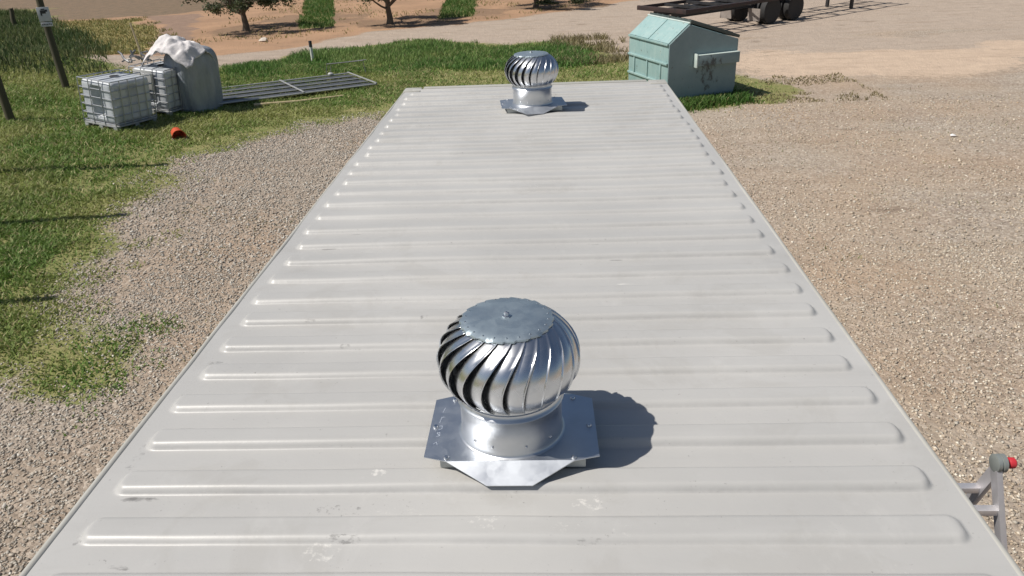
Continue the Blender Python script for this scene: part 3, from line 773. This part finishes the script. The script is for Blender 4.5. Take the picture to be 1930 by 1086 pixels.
for y0, sg in ((-.001, -1), (2.051, 1)):       # lifting sleeve on each end
    sv = MB()
    sv.box((1.30, y0 + sg * .065, 1.13), (1.16, .13, .014)); sv.box((1.30, y0 + sg * .065, .90), (1.16, .13, .014)); sv.box((1.30, y0 + sg * .137, 1.015), (1.16, .014, .244))
    s0 = sv.build('lifting_sleeve', M_DSHADE, dump, bevel=.004)
    MB().box((1.30, y0 + sg * .07, 1.142), (1.17, .15, .009)).build('sleeve_edge', M_PALE, s0)
    MB().box((.70, y0 + sg * .075, 1.02), (.03, .15, .32)).build('sleeve_flange', M_PALE, s0, bevel=.004)
for x_ in (.15, 1.76):
    for y_ in (.2, 1.85): MB().box((x_, y_, .06), (.12, .12, .13)).build('foot', M_DSHADE, dump)

# ------------------------------------------------------------------ skeletal trailer behind the dumpster
M_RUST = mat_plain('rusty_chassis_paint', (.022, .018, .018), (.055, .028, .024), 5, .65, 0, .08)
M_DARK = mat_plain('dark_chassis_paint', (.022, .022, .025), (.04, .038, .038), 6, .55, 0, .05)
M_TYRE = mat_plain('tyre_rubber', (.022, .022, .024), (.04, .038, .036), 14, .8, 0, .2)
M_RIMM = mat_plain('dusty_rim', (.38, .36, .34), (.22, .21, .20), 10, .5, .4)
M_MUD = mat_plain('dusty_mudflap', (.32, .28, .25), (.22, .19, .17), 8, .8)
A_ = Vector((6.9, 30.35, 0)); dd = Vector((.79, .61, 0)).normalized()
tr_ = thing('skeletal_trailer', 'dark rusty skeletal truck trailer with twin axles parked behind the dumpster', 'trailer', A_, (0, 0, math.atan2(dd.y, dd.x)))
# local x along the trailer, local y to its far side
for y_ in (0, 2.4):
    MB().beam((-2.2, y_, .98), (11.5, y_, .98), .09, .12).build('side_rail', M_RUST, tr_, bevel=.008)
for y_ in (.75, 1.65):
    b_ = MB(); b_.beam((-2.2, y_, .93), (11.5, y_, .93), .12, .02); b_.beam((-2.2, y_, .70), (11.5, y_, .70), .12, .02); b_.beam((-2.2, y_, .815), (11.5, y_, .815), .02, .21)
    b_.build('main_beam', M_DARK, tr_)
for i in range(12):
    MB().beam((-2.1 + i * 1.2, .046, .97), (-2.1 + i * 1.2, 2.354, .97), .08, .10).build('cross_member', M_DARK, tr_)
    if i < 11: MB().beam((-2.0 + i * 1.2, .05 if i % 2 else 2.35, .9), (-1.0 + i * 1.2, 2.35 if i % 2 else .05, .9), .05, .05).build('brace', M_DARK, tr_)
MB().beam((-2.25, -.05, .98), (-2.25, 2.45, .98), .10, .16).build('tail_beam', M_RUST, tr_, bevel=.01)
for wx in (3.0, 4.5):
    ax = MB().tube([(wx, .5, .52), (wx, 2.05, .52)], .06, 10).build('axle', M_DARK, tr_, True)
    for y_, s_ in ((.36, -1), (.70, -1), (1.85, 1), (2.19, 1)):
        R_ = Matrix.Rotation(math.pi / 2, 3, 'X')
        w_ = MB().lathe([(.29, -.13), (.44, -.14), (.50, -.12), (.52, -.06), (.52, .06), (.50, .12), (.44, .14), (.29, .13)], 28, R_, (wx, y_, .52)).build('wheel', M_TYRE, tr_, True, angle=35)
        MB().lathe([(0, -.02 * s_), (.08, -.05 * s_), (.12, .0), (.24, .05 * s_), (.288, .11 * s_), (.288, -.11 * s_)], 24, R_, (wx, y_, .52)).build('rim', M_RIMM, w_, True, angle=35)
for y_ in (.5, 1.9):
    MB().box((2.2, y_, .42), (.03, .58, .46)).build('mudflap', M_MUD, tr_)
for x_ in (9.0,):
    for y_ in (.6, 1.8): MB().beam((x_, y_, .02), (x_, y_, .8), .12, .12, (0, 1, 0)).build('landing_leg', M_DARK, tr_)

# ------------------------------------------------------------------ caged liquid tanks
p_ = NT('tank_plastic'); v = p_.coord('Object')
n_ = p_.noise(v, 3, 5, .6)
M_TANK = p_.out(p_.mix(p_.rng(n_, .3, .7), (.60, .62, .64), (.40, .43, .46)), .42, 0, .5)
p_.put(p_.b.inputs['Subsurface Weight'], .12); p_.b.inputs['Subsurface Radius'].default_value = (.06, .06, .06)
M_CAGE = mat_plain('cage_zinc', (.50, .51, .53), (.38, .39, .41), 25, .45, .7)
M_PALL = mat_plain('pallet_grey', (.44, .45, .45), (.30, .30, .29), 9, .7)
M_PLATE = mat_plain('tank_label_plate', (.56, .56, .53), (.48, .48, .46), 9, .6)
def rounded_tank(lx, ly, z0, z1):
    m = MB(); me = m.box((0, 0, (z0 + z1) / 2), (lx, ly, z1 - z0)).mesh('bottle', M_TANK)
    bm = bmesh.new(); bm.from_mesh(me)
    bmesh.ops.bevel(bm, geom=bm.edges[:], offset=.10, segments=5, profile=.5, affect='EDGES')
    bmesh.ops.subdivide_edges(bm, edges=[e for e in bm.edges if e.calc_length() > .4], cuts=14, use_grid_fill=True)
    for v_ in bm.verts:                 # vertical moulded recess in each long and short face
        x, y, z = v_.co
        if z0 + .1 < z < z1 - .1:
            k_ = min((z - z0 - .1) / .08, (z1 - .1 - z) / .08, 1)
            if abs(x) > lx / 2 - .02 and abs(y) < .13: v_.co.x -= math.copysign(.05 * k_ * (1 - (abs(y) / .13) ** 2), x)
            if abs(y) > ly / 2 - .02 and abs(x) < .15: v_.co.y -= math.copysign(.14 * k_ * (1 - (abs(x) / .15) ** 4), y)
    bm.to_mesh(me); bm.free()
    me.polygons.foreach_set('use_smooth', [True] * len(me.polygons)); me.set_sharp_from_angle(angle=math.radians(50))
    return me
BOT = rounded_tank(.95, 1.13, .17, 1.13)
def ibc(label, loc, rot, full=True):
    root = thing('caged_tank', label, 'tank', loc, rot, 'caged liquid tanks on the grass')
    bt = link('bottle', BOT, root)
    MB().lathe([(.11, 1.12), (.11, 1.15), (.09, 1.16), (0, 1.165)], 18).build('filler_cap', M_BLACK, bt, True, angle=30)
    hx, hy = .495, .59
    for z in (.19, .38, .57, .76, .95, 1.155):
        c = [(-hx, -hy, z), (hx, -hy, z), (hx, hy, z), (-hx, hy, z), (-hx, -hy, z)]
        MB().tube(c, .0115, 6, cap=False).build('cage_hoop', M_CAGE, root, True)
    for i in range(4):
        x = -hx + .006 + (2 * hx - .012) * i / 3
        for y in (-hy, hy): MB().tube([(x, y * 1.02, .15), (x, y * 1.02, 1.16)], .0105, 6).build('cage_upright', M_CAGE, root, True)
    for i in range(1, 5):
        y = -hy + 2 * hy * i / 5
        for x in (-hx, hx): MB().tube([(x * 1.025, y, .15), (x * 1.025, y, 1.16)], .0105, 6).build('cage_upright', M_CAGE, root, True)
    for x in (-.17, .17): MB().tube([(x, -hy, 1.165), (x, hy, 1.165)], .011, 6).build('top_bar', M_CAGE, root, True)
    MB().box((0, 0, .135), (1.0, 1.2, .035)).build('pallet_deck', M_PALL, root, bevel=.006)
    for x in (-.44, 0, .44):
        MB().box((x, 0, .02), (.11, 1.2, .025)).build('pallet_runner', M_PALL, root, bevel=.004)
        for y in (-.54, 0, .54): MB().box((x, y, .075), (.11, .11, .084)).build('pallet_foot', M_PALL, root, bevel=.006)
    return root
xa = Vector((.94, -.34, 0)).normalized(); ya = Vector((.34, .94, 0))
N1 = Vector((-9.79, 16.91, 0)); C1 = N1 - xa * .5 + ya * .6
TILT = Matrix.Rotation(math.radians(6.0), 4, 'Y')
def rot_tilt(rz): return (TILT @ Matrix.Rotation(rz, 4, 'Z')).to_euler()
t1 = ibc('caged white liquid tank on pallet standing clear in front on the grass', (C1.x, C1.y, gh(C1.x, C1.y) - .01), rot_tilt(math.radians(-20)))
C2 = Vector((-9.62, 19.15, 0))
t2 = ibc('caged liquid tank half hidden behind the front one, under the crumpled white sheet', (C2.x, C2.y, gh(C2.x, C2.y) - .01), rot_tilt(math.radians(-12)))
MB().box((-.12, -.61, .88), (.52, .012, .46)).build('name_plate', M_PLATE, t2, bevel=.003)

# wrapped bundle beside the second caged tank
M_WRAP = NT('grey_wrap_plastic'); v = M_WRAP.coord('Object')
wn1 = M_WRAP.noise(M_WRAP.coord('Object', (1, 1, .35)), 4, 5, .6)
M_WRAP.bump(M_WRAP.noise(M_WRAP.coord('Object', (1, 1, .3)), 7, 5, .6), .9, .06)
M_WRAP = M_WRAP.out(M_WRAP.mix(M_WRAP.rng(wn1, .3, .7), (.22, .25, .285), (.36, .385, .41)), .4, 0, .5)
bnd = thing('wrapped_bundle', 'tall rounded bundle wrapped in grey plastic at the right of the caged tanks', 'bundle', (-8.95, 19.50, gh(-8.95, 19.50) - .03), (0, 0, math.radians(-20)))
def wrap_ring(k, n_, grow=0.):
    t = k / n_; z = 1.58 * math.sin(t * math.pi / 2) ** .9
    f = (1 - t ** 5.5) ** .45 if t < 1 else 0.0
    rad = (.56 + .10 * math.sin(math.pi * min(t * 1.15, 1)) + grow) * f
    out_ = []
    for j in range(96):
        a = 2 * math.pi * j / 96; ca, sa = math.cos(a), math.sin(a)
        q = (abs(ca) ** 3.2 + abs(sa) ** 3.2) ** (-1 / 3.2)
        w_ = .035 * math.sin(7 * a + 2.2 * math.sin(3 * t) + 1) * (1 - t) ** .5 + .10 * (float(vnoise(ca * 2 + 4, sa * 2 + t * 2, 1.6)) - .5) - .07 * abs(float(vnoise(ca * 4 + 9, sa * 4 + t * 1.5, 1.9)) - .5) - .05 * math.exp(-((a - 4.55 - .5 * t) / .09) ** 2)
        out_.append((rad * q * (1 + w_) * ca * .82 + .08 * t ** 2, rad * q * (1 + w_) * sa * .95, z + .02 * math.sin(5 * a) * t * (1 - t)))
    return out_
m = MB(); V_ = []; n_ = 22
for k in range(n_ + 1): V_ += wrap_ring(k, n_)
m.add(V_, [(k * 96 + j, k * 96 + (j + 1) % 96, (k + 1) * 96 + (j + 1) % 96, (k + 1) * 96 + j) for k in range(n_) for j in range(96)])
m.build('wrapping', M_WRAP, bnd, True, angle=180)
# crumpled sheet thrown over the top
sh = NT('crumpled_sheet_cloth'); v = sh.coord('Object')
n_ = sh.noise(v, 5, 5, .6)
sh.bump(sh.noise(v, 9, 4, .6), .5, .04)
M_SHEET = sh.out(sh.mix(sh.rng(n_, .35, .7), (.74, .70, .68), (.52, .50, .50)), .8, 0, .3)
NX, NY = 44, 40
V_, F_ = [], []
for j in range(NY + 1):
    for i in range(NX + 1):
        u, w = i / NX - .5, j / NY - .5
        x, y = u * 1.35, w * 1.15
        z = .28 - .36 * (abs(u) * 1.9) ** 2.2 - .36 * (abs(w) * 1.9) ** 2.4
        z += .16 * (float(fbm(x + 7, y + 3, 2.6)) - .5) + .10 * (float(vnoise(x - 3, y, 6.5)) - .5) + .05 * (float(vnoise(x, y, 13)) - .5)
        if u < -.25: z -= (-.25 - u) * .5
        V_.append((x + .1 * (float(vnoise(x, y, 4)) - .5), y + .1 * (float(vnoise(x + 9, y, 4)) - .5), z))
for j in range(NY):
    for i in range(NX): F_.append((j * (NX + 1) + i, j * (NX + 1) + i + 1, (j + 1) * (NX + 1) + i + 1, (j + 1) * (NX + 1) + i))
ts = MB().add(V_, F_).build('crumpled_sheet', M_SHEET, None, True, angle=180)
md = ts.modifiers.new('thickness', 'SOLIDIFY'); md.thickness = .012
ts.location = (-9.10, 19.30, gh(-9.4, 19.3) + 1.50); ts.rotation_euler = (0, math.radians(6), math.radians(-15))
tag(ts, 'crumpled whitish sheet heaped on top of the rear caged tank', 'sheet')
# leftover pipework on the tank's left shoulder
M_PIPE = mat_plain('dull_pipe', (.30, .30, .30), (.16, .16, .17), 14, .5, .5)
pw = thing('pipe_bundle', 'tangled dark pipes and fittings on the left shoulder of the rear tank', 'pipes', (-10.05, 19.15, gh(-10.05, 19.15) + 1.22))
for i in range(7):
    a_ = random.uniform(0, 6.28); q = [Vector((random.uniform(-.2, .2), random.uniform(-.2, .2), 0))]
    for k_ in range(4): q.append(q[-1] + Vector((random.uniform(-.16, .16), random.uniform(-.12, .12), random.uniform(-.03, .14))))
    MB().tube(q, random.uniform(.015, .03), 7).build('pipe', M_PIPE, pw, True)
M_WOOD = mat_plain('weathered_wood', (.58, .47, .29), (.44, .34, .20), 12, .75, 0, .1, stretch=(1, 1, .1))
st_ = MB().tube([(0, 0, 0), (.03, .01, .7), (.02, 0, 1.4), (-.05, 0, 2.0)], .03, 7, radii=[.032, .03, .028, .024]).build('wooden_stake', M_WOOD, None, True)
st_.location = (-10.4, 19.9, gh(-10.4, 19.9)); tag(st_, 'thin pale wooden stake standing upright behind the caged tanks', 'stake')

# ------------------------------------------------------------------ yard panel lying on the grass
M_PANEL = mat_plain('dark_sheet_panel', (.060, .066, .075), (.10, .105, .115), 5, .5, .2, .04)
M_BAR = mat_plain('pale_galvanised_bar', (.52, .52, .50), (.38, .38, .37), 12, .5, .4)
Cc, Bc = Vector((-4.78, 22.04, 0)), Vector((-6.13, 24.04, 0))
wv = (Bc - Cc).normalized(); lv = Vector((-wv.y, wv.x, 0))       # width away, length to the left
if lv.x > 0: lv = -lv
yp = thing('yard_panel', 'long panel of dark slats in a pale metal frame lying flat on the grass', 'panel', (Cc.x, Cc.y, .10), (0, math.radians(1.2), math.atan2(-lv.y, -lv.x)))
# local -x = along the panel, local +y = away
PL, PW = 4.5, 2.3
for i in range(4):
    MB().box((-PL / 2, .04 + (i + .5) * (PW - .08) / 4, .0 + .006 * (i % 2)), (PL - .08, (PW - .08) / 4 - .22, .02)).build('infill_sheet', M_PANEL, yp, bevel=.004)
for i in range(5):
    MB().tube([(0, .02 + i * (PW - .04) / 4, .03), (-PL, .02 + i * (PW - .04) / 4, .03)], .022 if i in (0, 4) else .016, 8).build('rail', M_BAR, yp, True)
for x_ in (-.02, -2.15, -PL + .02):
    MB().beam((x_, 0, .062), (x_, PW, .062), .05, .022).build('cross_bar', M_BAR, yp, bevel=.004)
wp = MB().tube([(-7.6, 19.75, gh(-7.6, 19.75) + .06), (-6.6, 20.30, .07), (-5.5, 20.95, .05)], .035, 8, radii=[.04, .036, .028]).build('wooden_pole', M_WOOD, None, True)
tag(wp, 'pale wooden pole lying in the grass along the near edge of the dark panel', 'pole')
sf = thing('tube_frame', 'small bent tube frame in the grass behind the dark panel', 'frame', (-6.2, 24.1, gh(-6.2, 24.1)))
for q in ([(-.6, 0, .05), (-.55, 0, .38), (.55, .2, .42), (.6, .2, .05)], [(-.55, .3, .05), (-.5, .3, .33), (.6, .45, .40)], [(-.55, 0, .38), (-.5, .3, .33)], [(.1, .1, .40), (.15, .4, .37)]):
    MB().tube(q, .016, 6).build('tube', M_PIPE, sf, True)
wb = MB().lathe([(.10, 0), (.13, .03), (.13, .10), (.07, .15), (0, .16)], 14).build('white_tub', M_BAR, None, True)
wb.scale = (.65, .65, .65); wb.location = (-6.55, 23.65, .12); tag(wb, 'small whitish tub sitting on the far corner of the dark panel', 'tub')

# ------------------------------------------------------------------ orange bucket
M_ORANGE = mat_plain('orange_plastic', (.62, .10, .03), (.50, .07, .025), 9, .5)
bk = thing('orange_bucket', 'crushed orange plastic bucket lying in the grass near the tanks', 'bucket', (-8.25, 16.62, gh(-8.25, 16.62) + .12), (math.radians(100), 0, math.radians(35)))
m = MB().lathe([(0, -.15), (.105, -.15), (.11, -.14), (.14, .13), (.155, .135), (.155, .15), (.14, .15), (.13, .13), (.10, -.13), (0, -.13)], 22)
m.v = [(x * (1 + .10 * math.sin(z * 20 + 3 * math.atan2(y, x))), y * .85, z) for x, y, z in m.v]
m.build('pail', M_ORANGE, bk, True, angle=35)
MB().tube([(.15 * math.cos(a / 8 * math.pi), -.03 - .06 * math.sin(a / 8 * math.pi), .15 + .14 * math.sin(a / 8 * math.pi)) for a in range(9)], .005, 6).build('bail_handle', M_PIPE, bk, True)

# ------------------------------------------------------------------ posts at the left
M_POST = mat_plain('dark_timber_post', (.055, .050, .030), (.095, .085, .05), 8, .85, 0, .25, stretch=(1, 1, .12))
M_SIGN = mat_plain('sign_white', (.60, .60, .62), (.50, .50, .52), 6, .5)
M_INK = mat_plain('sign_black', (.03, .03, .035), (.05, .05, .05), 6, .6)
def post(x, y, h, label, lean=(0, 0), rad=.085):
    root = thing('timber_post', label, 'post', (x, y, gh(x, y) - .03), (0, 0, random.uniform(0, 6)), 'tall timber posts along the left edge of the yard')
    q = [(lean[0] * t + .03 * math.sin(5 * t), lean[1] * t + .02 * math.cos(7 * t), h * t) for t in [i / 8 for i in range(9)]]
    MB().tube(q, rad, 12, radii=[rad * (1.12 - .25 * i / 8) for i in range(9)]).build('pole', M_POST, root, True, angle=60)
    return root
pA = post(-12.51, 17.33, 5.8, 'dark timber post at the left edge of the picture, nearer than the signed post')
pB = post(-13.27, 20.94, 5.8, 'dark timber post carrying a small white sign')
for x_, y_, h_, w_ in ((-11.75, 13.35, 5.6, 'casts the farthest'), (-11.05, 10.5, 5.6, 'casts the middle one'), (-10.5, 7.4, 5.6, 'casts the nearest')):
    post(x_, y_, h_, 'timber post off the left edge that %s of three shadow lines' % w_)
post(-28.4, 41.8, 1.0, 'short dark far post deep in the rank growth at top left', rad=.12)
# sign on the post: white plate with a dark camera pictogram and a line of print
sg_ = thing('notice_sign', 'small white sign with dark pictogram fixed on the timber post', 'sign', (-13.20, 20.80, gh(-13.27, 20.94) + 1.95), (0, 0, math.radians(22)))
MB().box((0, 0, 0), (.30, .012, .36)).build('plate', M_SIGN, sg_, bevel=.003)
sgm = MB().box((-.01, -.009, .06), (.13, .005, .085)); sgm.box((.075, -.009, .085), (.05, .005, .05)); sgm.box((-.06, -.009, -.0), (.035, .005, .06)); sgm.box((0, -.009, .125), (.09, .005, .03))
sgm.build('pictogram', M_INK, sg_)
MB().box((.0, 0, -.255), (.28, .012, .11)).build('lower_plate', M_SIGN, sg_, bevel=.003)
pr = MB()
for i in range(6): pr.box((-.10 + i * .04, -.009, -.255 + .006 * math.sin(i * 2)), (.022, .005, .03))
pr.build('print', M_INK, sg_)

# ------------------------------------------------------------------ small things
mk = thing('marker_post', 'small white marker post with black top beside the dirt road', 'post', (-7.93, 26.6, gh(-7.93, 26.6)))
MB().tube([(0, 0, 0), (0, 0, .52)], .05, 10).build('shaft', mat_plain('marker_white', (.72, .72, .66), (.6, .6, .55), 9, .6), mk, True)
MB().tube([(0, 0, .521), (0, 0, .72)], .055, 10).build('top_band', M_INK, mk, True)
def rock(x, y, s, label, c1, c2):
    bm = bmesh.new(); bmesh.ops.create_icosphere(bm, subdivisions=2, radius=s)
    for v_ in bm.verts: v_.co = Vector((v_.co.x * 1.3, v_.co.y, v_.co.z * .7)) * random.uniform(.8, 1.2)
    me = bpy.data.meshes.new('rock'); bm.to_mesh(me); bm.free(); me.materials.append(mat_plain('rock_stone', c1, c2, 9, .85))
    o = link('rock', me, None, (x, y, gh(x, y) + s * .3)); return tag(o, label, 'rock')
rock(-11.78, 32.82, .16, 'pale rock on the orange dirt beside the road', (.6, .53, .45), (.5, .43, .36))
sc_ = MB().add([(-.13, -.07, .0), (.12, -.09, .01), (.15, .05, .02), (.02, .10, .07), (-.12, .07, .02), (0, 0, .06)], [(0, 1, 5), (1, 2, 5), (2, 3, 5), (3, 4, 5), (4, 0, 5)]).build('paper_scrap', mat_plain('scrap_white', (.78, .76, .74), (.7, .68, .66), 9, .8), None)
sc_.modifiers.new('thickness', 'SOLIDIFY').thickness = .004
sc_.scale = (.4, .4, .4); sc_.location = (8.19, 15.28, gh(8.19, 15.28) + .03); tag(sc_, 'white paper scrap lying on the gravel right of the container', 'scrap')

# ------------------------------------------------------------------ orchard trees
M_BARK = mat_plain('tree_bark', (.12, .09, .065), (.19, .15, .11), 7, .9, 0, .4, stretch=(1, 1, .3))
lf = NT('tree_leaf')
lc = lf.attr('tint', 'Color')
tr2 = lf.n('ShaderNodeBsdfTranslucent'); lf.L(lc, tr2.inputs[0])
mx2 = lf.n('ShaderNodeMixShader'); mx2.inputs[0].default_value = .25
lf.L(lf.b.outputs[0], mx2.inputs[1]); lf.L(tr2.outputs[0], mx2.inputs[2]); lf.L(mx2.outputs[0], lf.t.nodes['Material Output'].inputs[0])
M_LEAF = lf.out(lc, .55, 0, .3)
def tree(x, y, label, seed, H=3.8, spread=2.5, nleaf=9000):
    rg = random.Random(seed); nr = np.random.default_rng(seed)
    root = thing('orchard_tree', label, 'tree', (x, y, gh(x, y) - .05), (0, 0, 0), 'orchard trees beyond the dirt road')
    m = MB(); tips = []
    m.tube([(0, 0, 0), (.03, .02, .3), (-.02, .03, .75), (.02, 0, 1.38)], .1, 10, radii=[.19, .14, .12, .10])
    def limb(p, d, L, r, lvl):
        q = [p]; dirv = d.normalized()
        for i in range(4):
            dirv = (dirv + Vector((rg.uniform(-.25, .25), rg.uniform(-.25, .25), rg.uniform(-.12, .16)))).normalized()
            q.append(q[-1] + dirv * L / 4)
        m.tube(q, r, 6, radii=[r * (1 - .16 * i) for i in range(5)])
        if lvl < 3:
            for k_ in range(3 if lvl < 2 else 4):
                dv = (dirv + Vector((rg.uniform(-.9, .9), rg.uniform(-.9, .9), rg.uniform(-.55, .5)))).normalized()
                limb(q[rg.choice((2, 3, 4))], dv, L * rg.uniform(.55, .75), r * .55, lvl + 1)
        else: tips.extend(q[2:])
    for i in range(8):
        a_ = i * .785 + rg.uniform(-.3, .3); e = rg.uniform(-.1, 1.1)
        limb(Vector((0, 0, rg.uniform(.7, 1.25))), Vector((math.cos(a_), math.sin(a_), e)), spread * .62, .055, 1)
    m.build('trunk', M_BARK, root, True, angle=60)
    T = np.array([tuple(t_) for t_ in tips]); n = nleaf
    C = T[nr.integers(0, len(T), n)] + nr.normal(0, .13, (n, 3))
    C[:, 2] = np.maximum(C[:, 2], .35)
    a1 = nr.normal(0, 1, (n, 3)); a1 /= np.linalg.norm(a1, axis=1)[:, None]
    a2 = np.cross(a1, nr.normal(0, 1, (n, 3))); a2 /= np.linalg.norm(a2, axis=1)[:, None]
    s = nr.uniform(.04, .085, (n, 1))
    V_ = np.stack([C - a1 * s, C + a2 * s * .45, C + a1 * s, C - a2 * s * .45], 1).reshape(-1, 3)
    F_ = np.arange(n * 4).reshape(n, 4)
    cl = np.array([.075, .095, .045]) * nr.uniform(.6, 1.5, (n, 1)) + nr.normal(0, .006, (n, 3))
    link('crown', fast_mesh('crown', V_, F_, M_LEAF, np.repeat(np.clip(cl, .01, 1), 4, 0)), root)
tree(-13.9, 36.64, 'small orchard tree left of the green grass row, first from the left', 11, nleaf=15000, spread=2.4)
tree(-7.22, 37.2, 'orchard tree standing right of the green grass row, with dense shade', 12, nleaf=24000)
tree(-.41, 41.9, 'orchard tree at the top edge, rightmost of the three', 13, nleaf=20000)
tree(-20.2, 52.5, 'orchard tree farther back at top left beyond the bare dirt', 14, nleaf=9000)
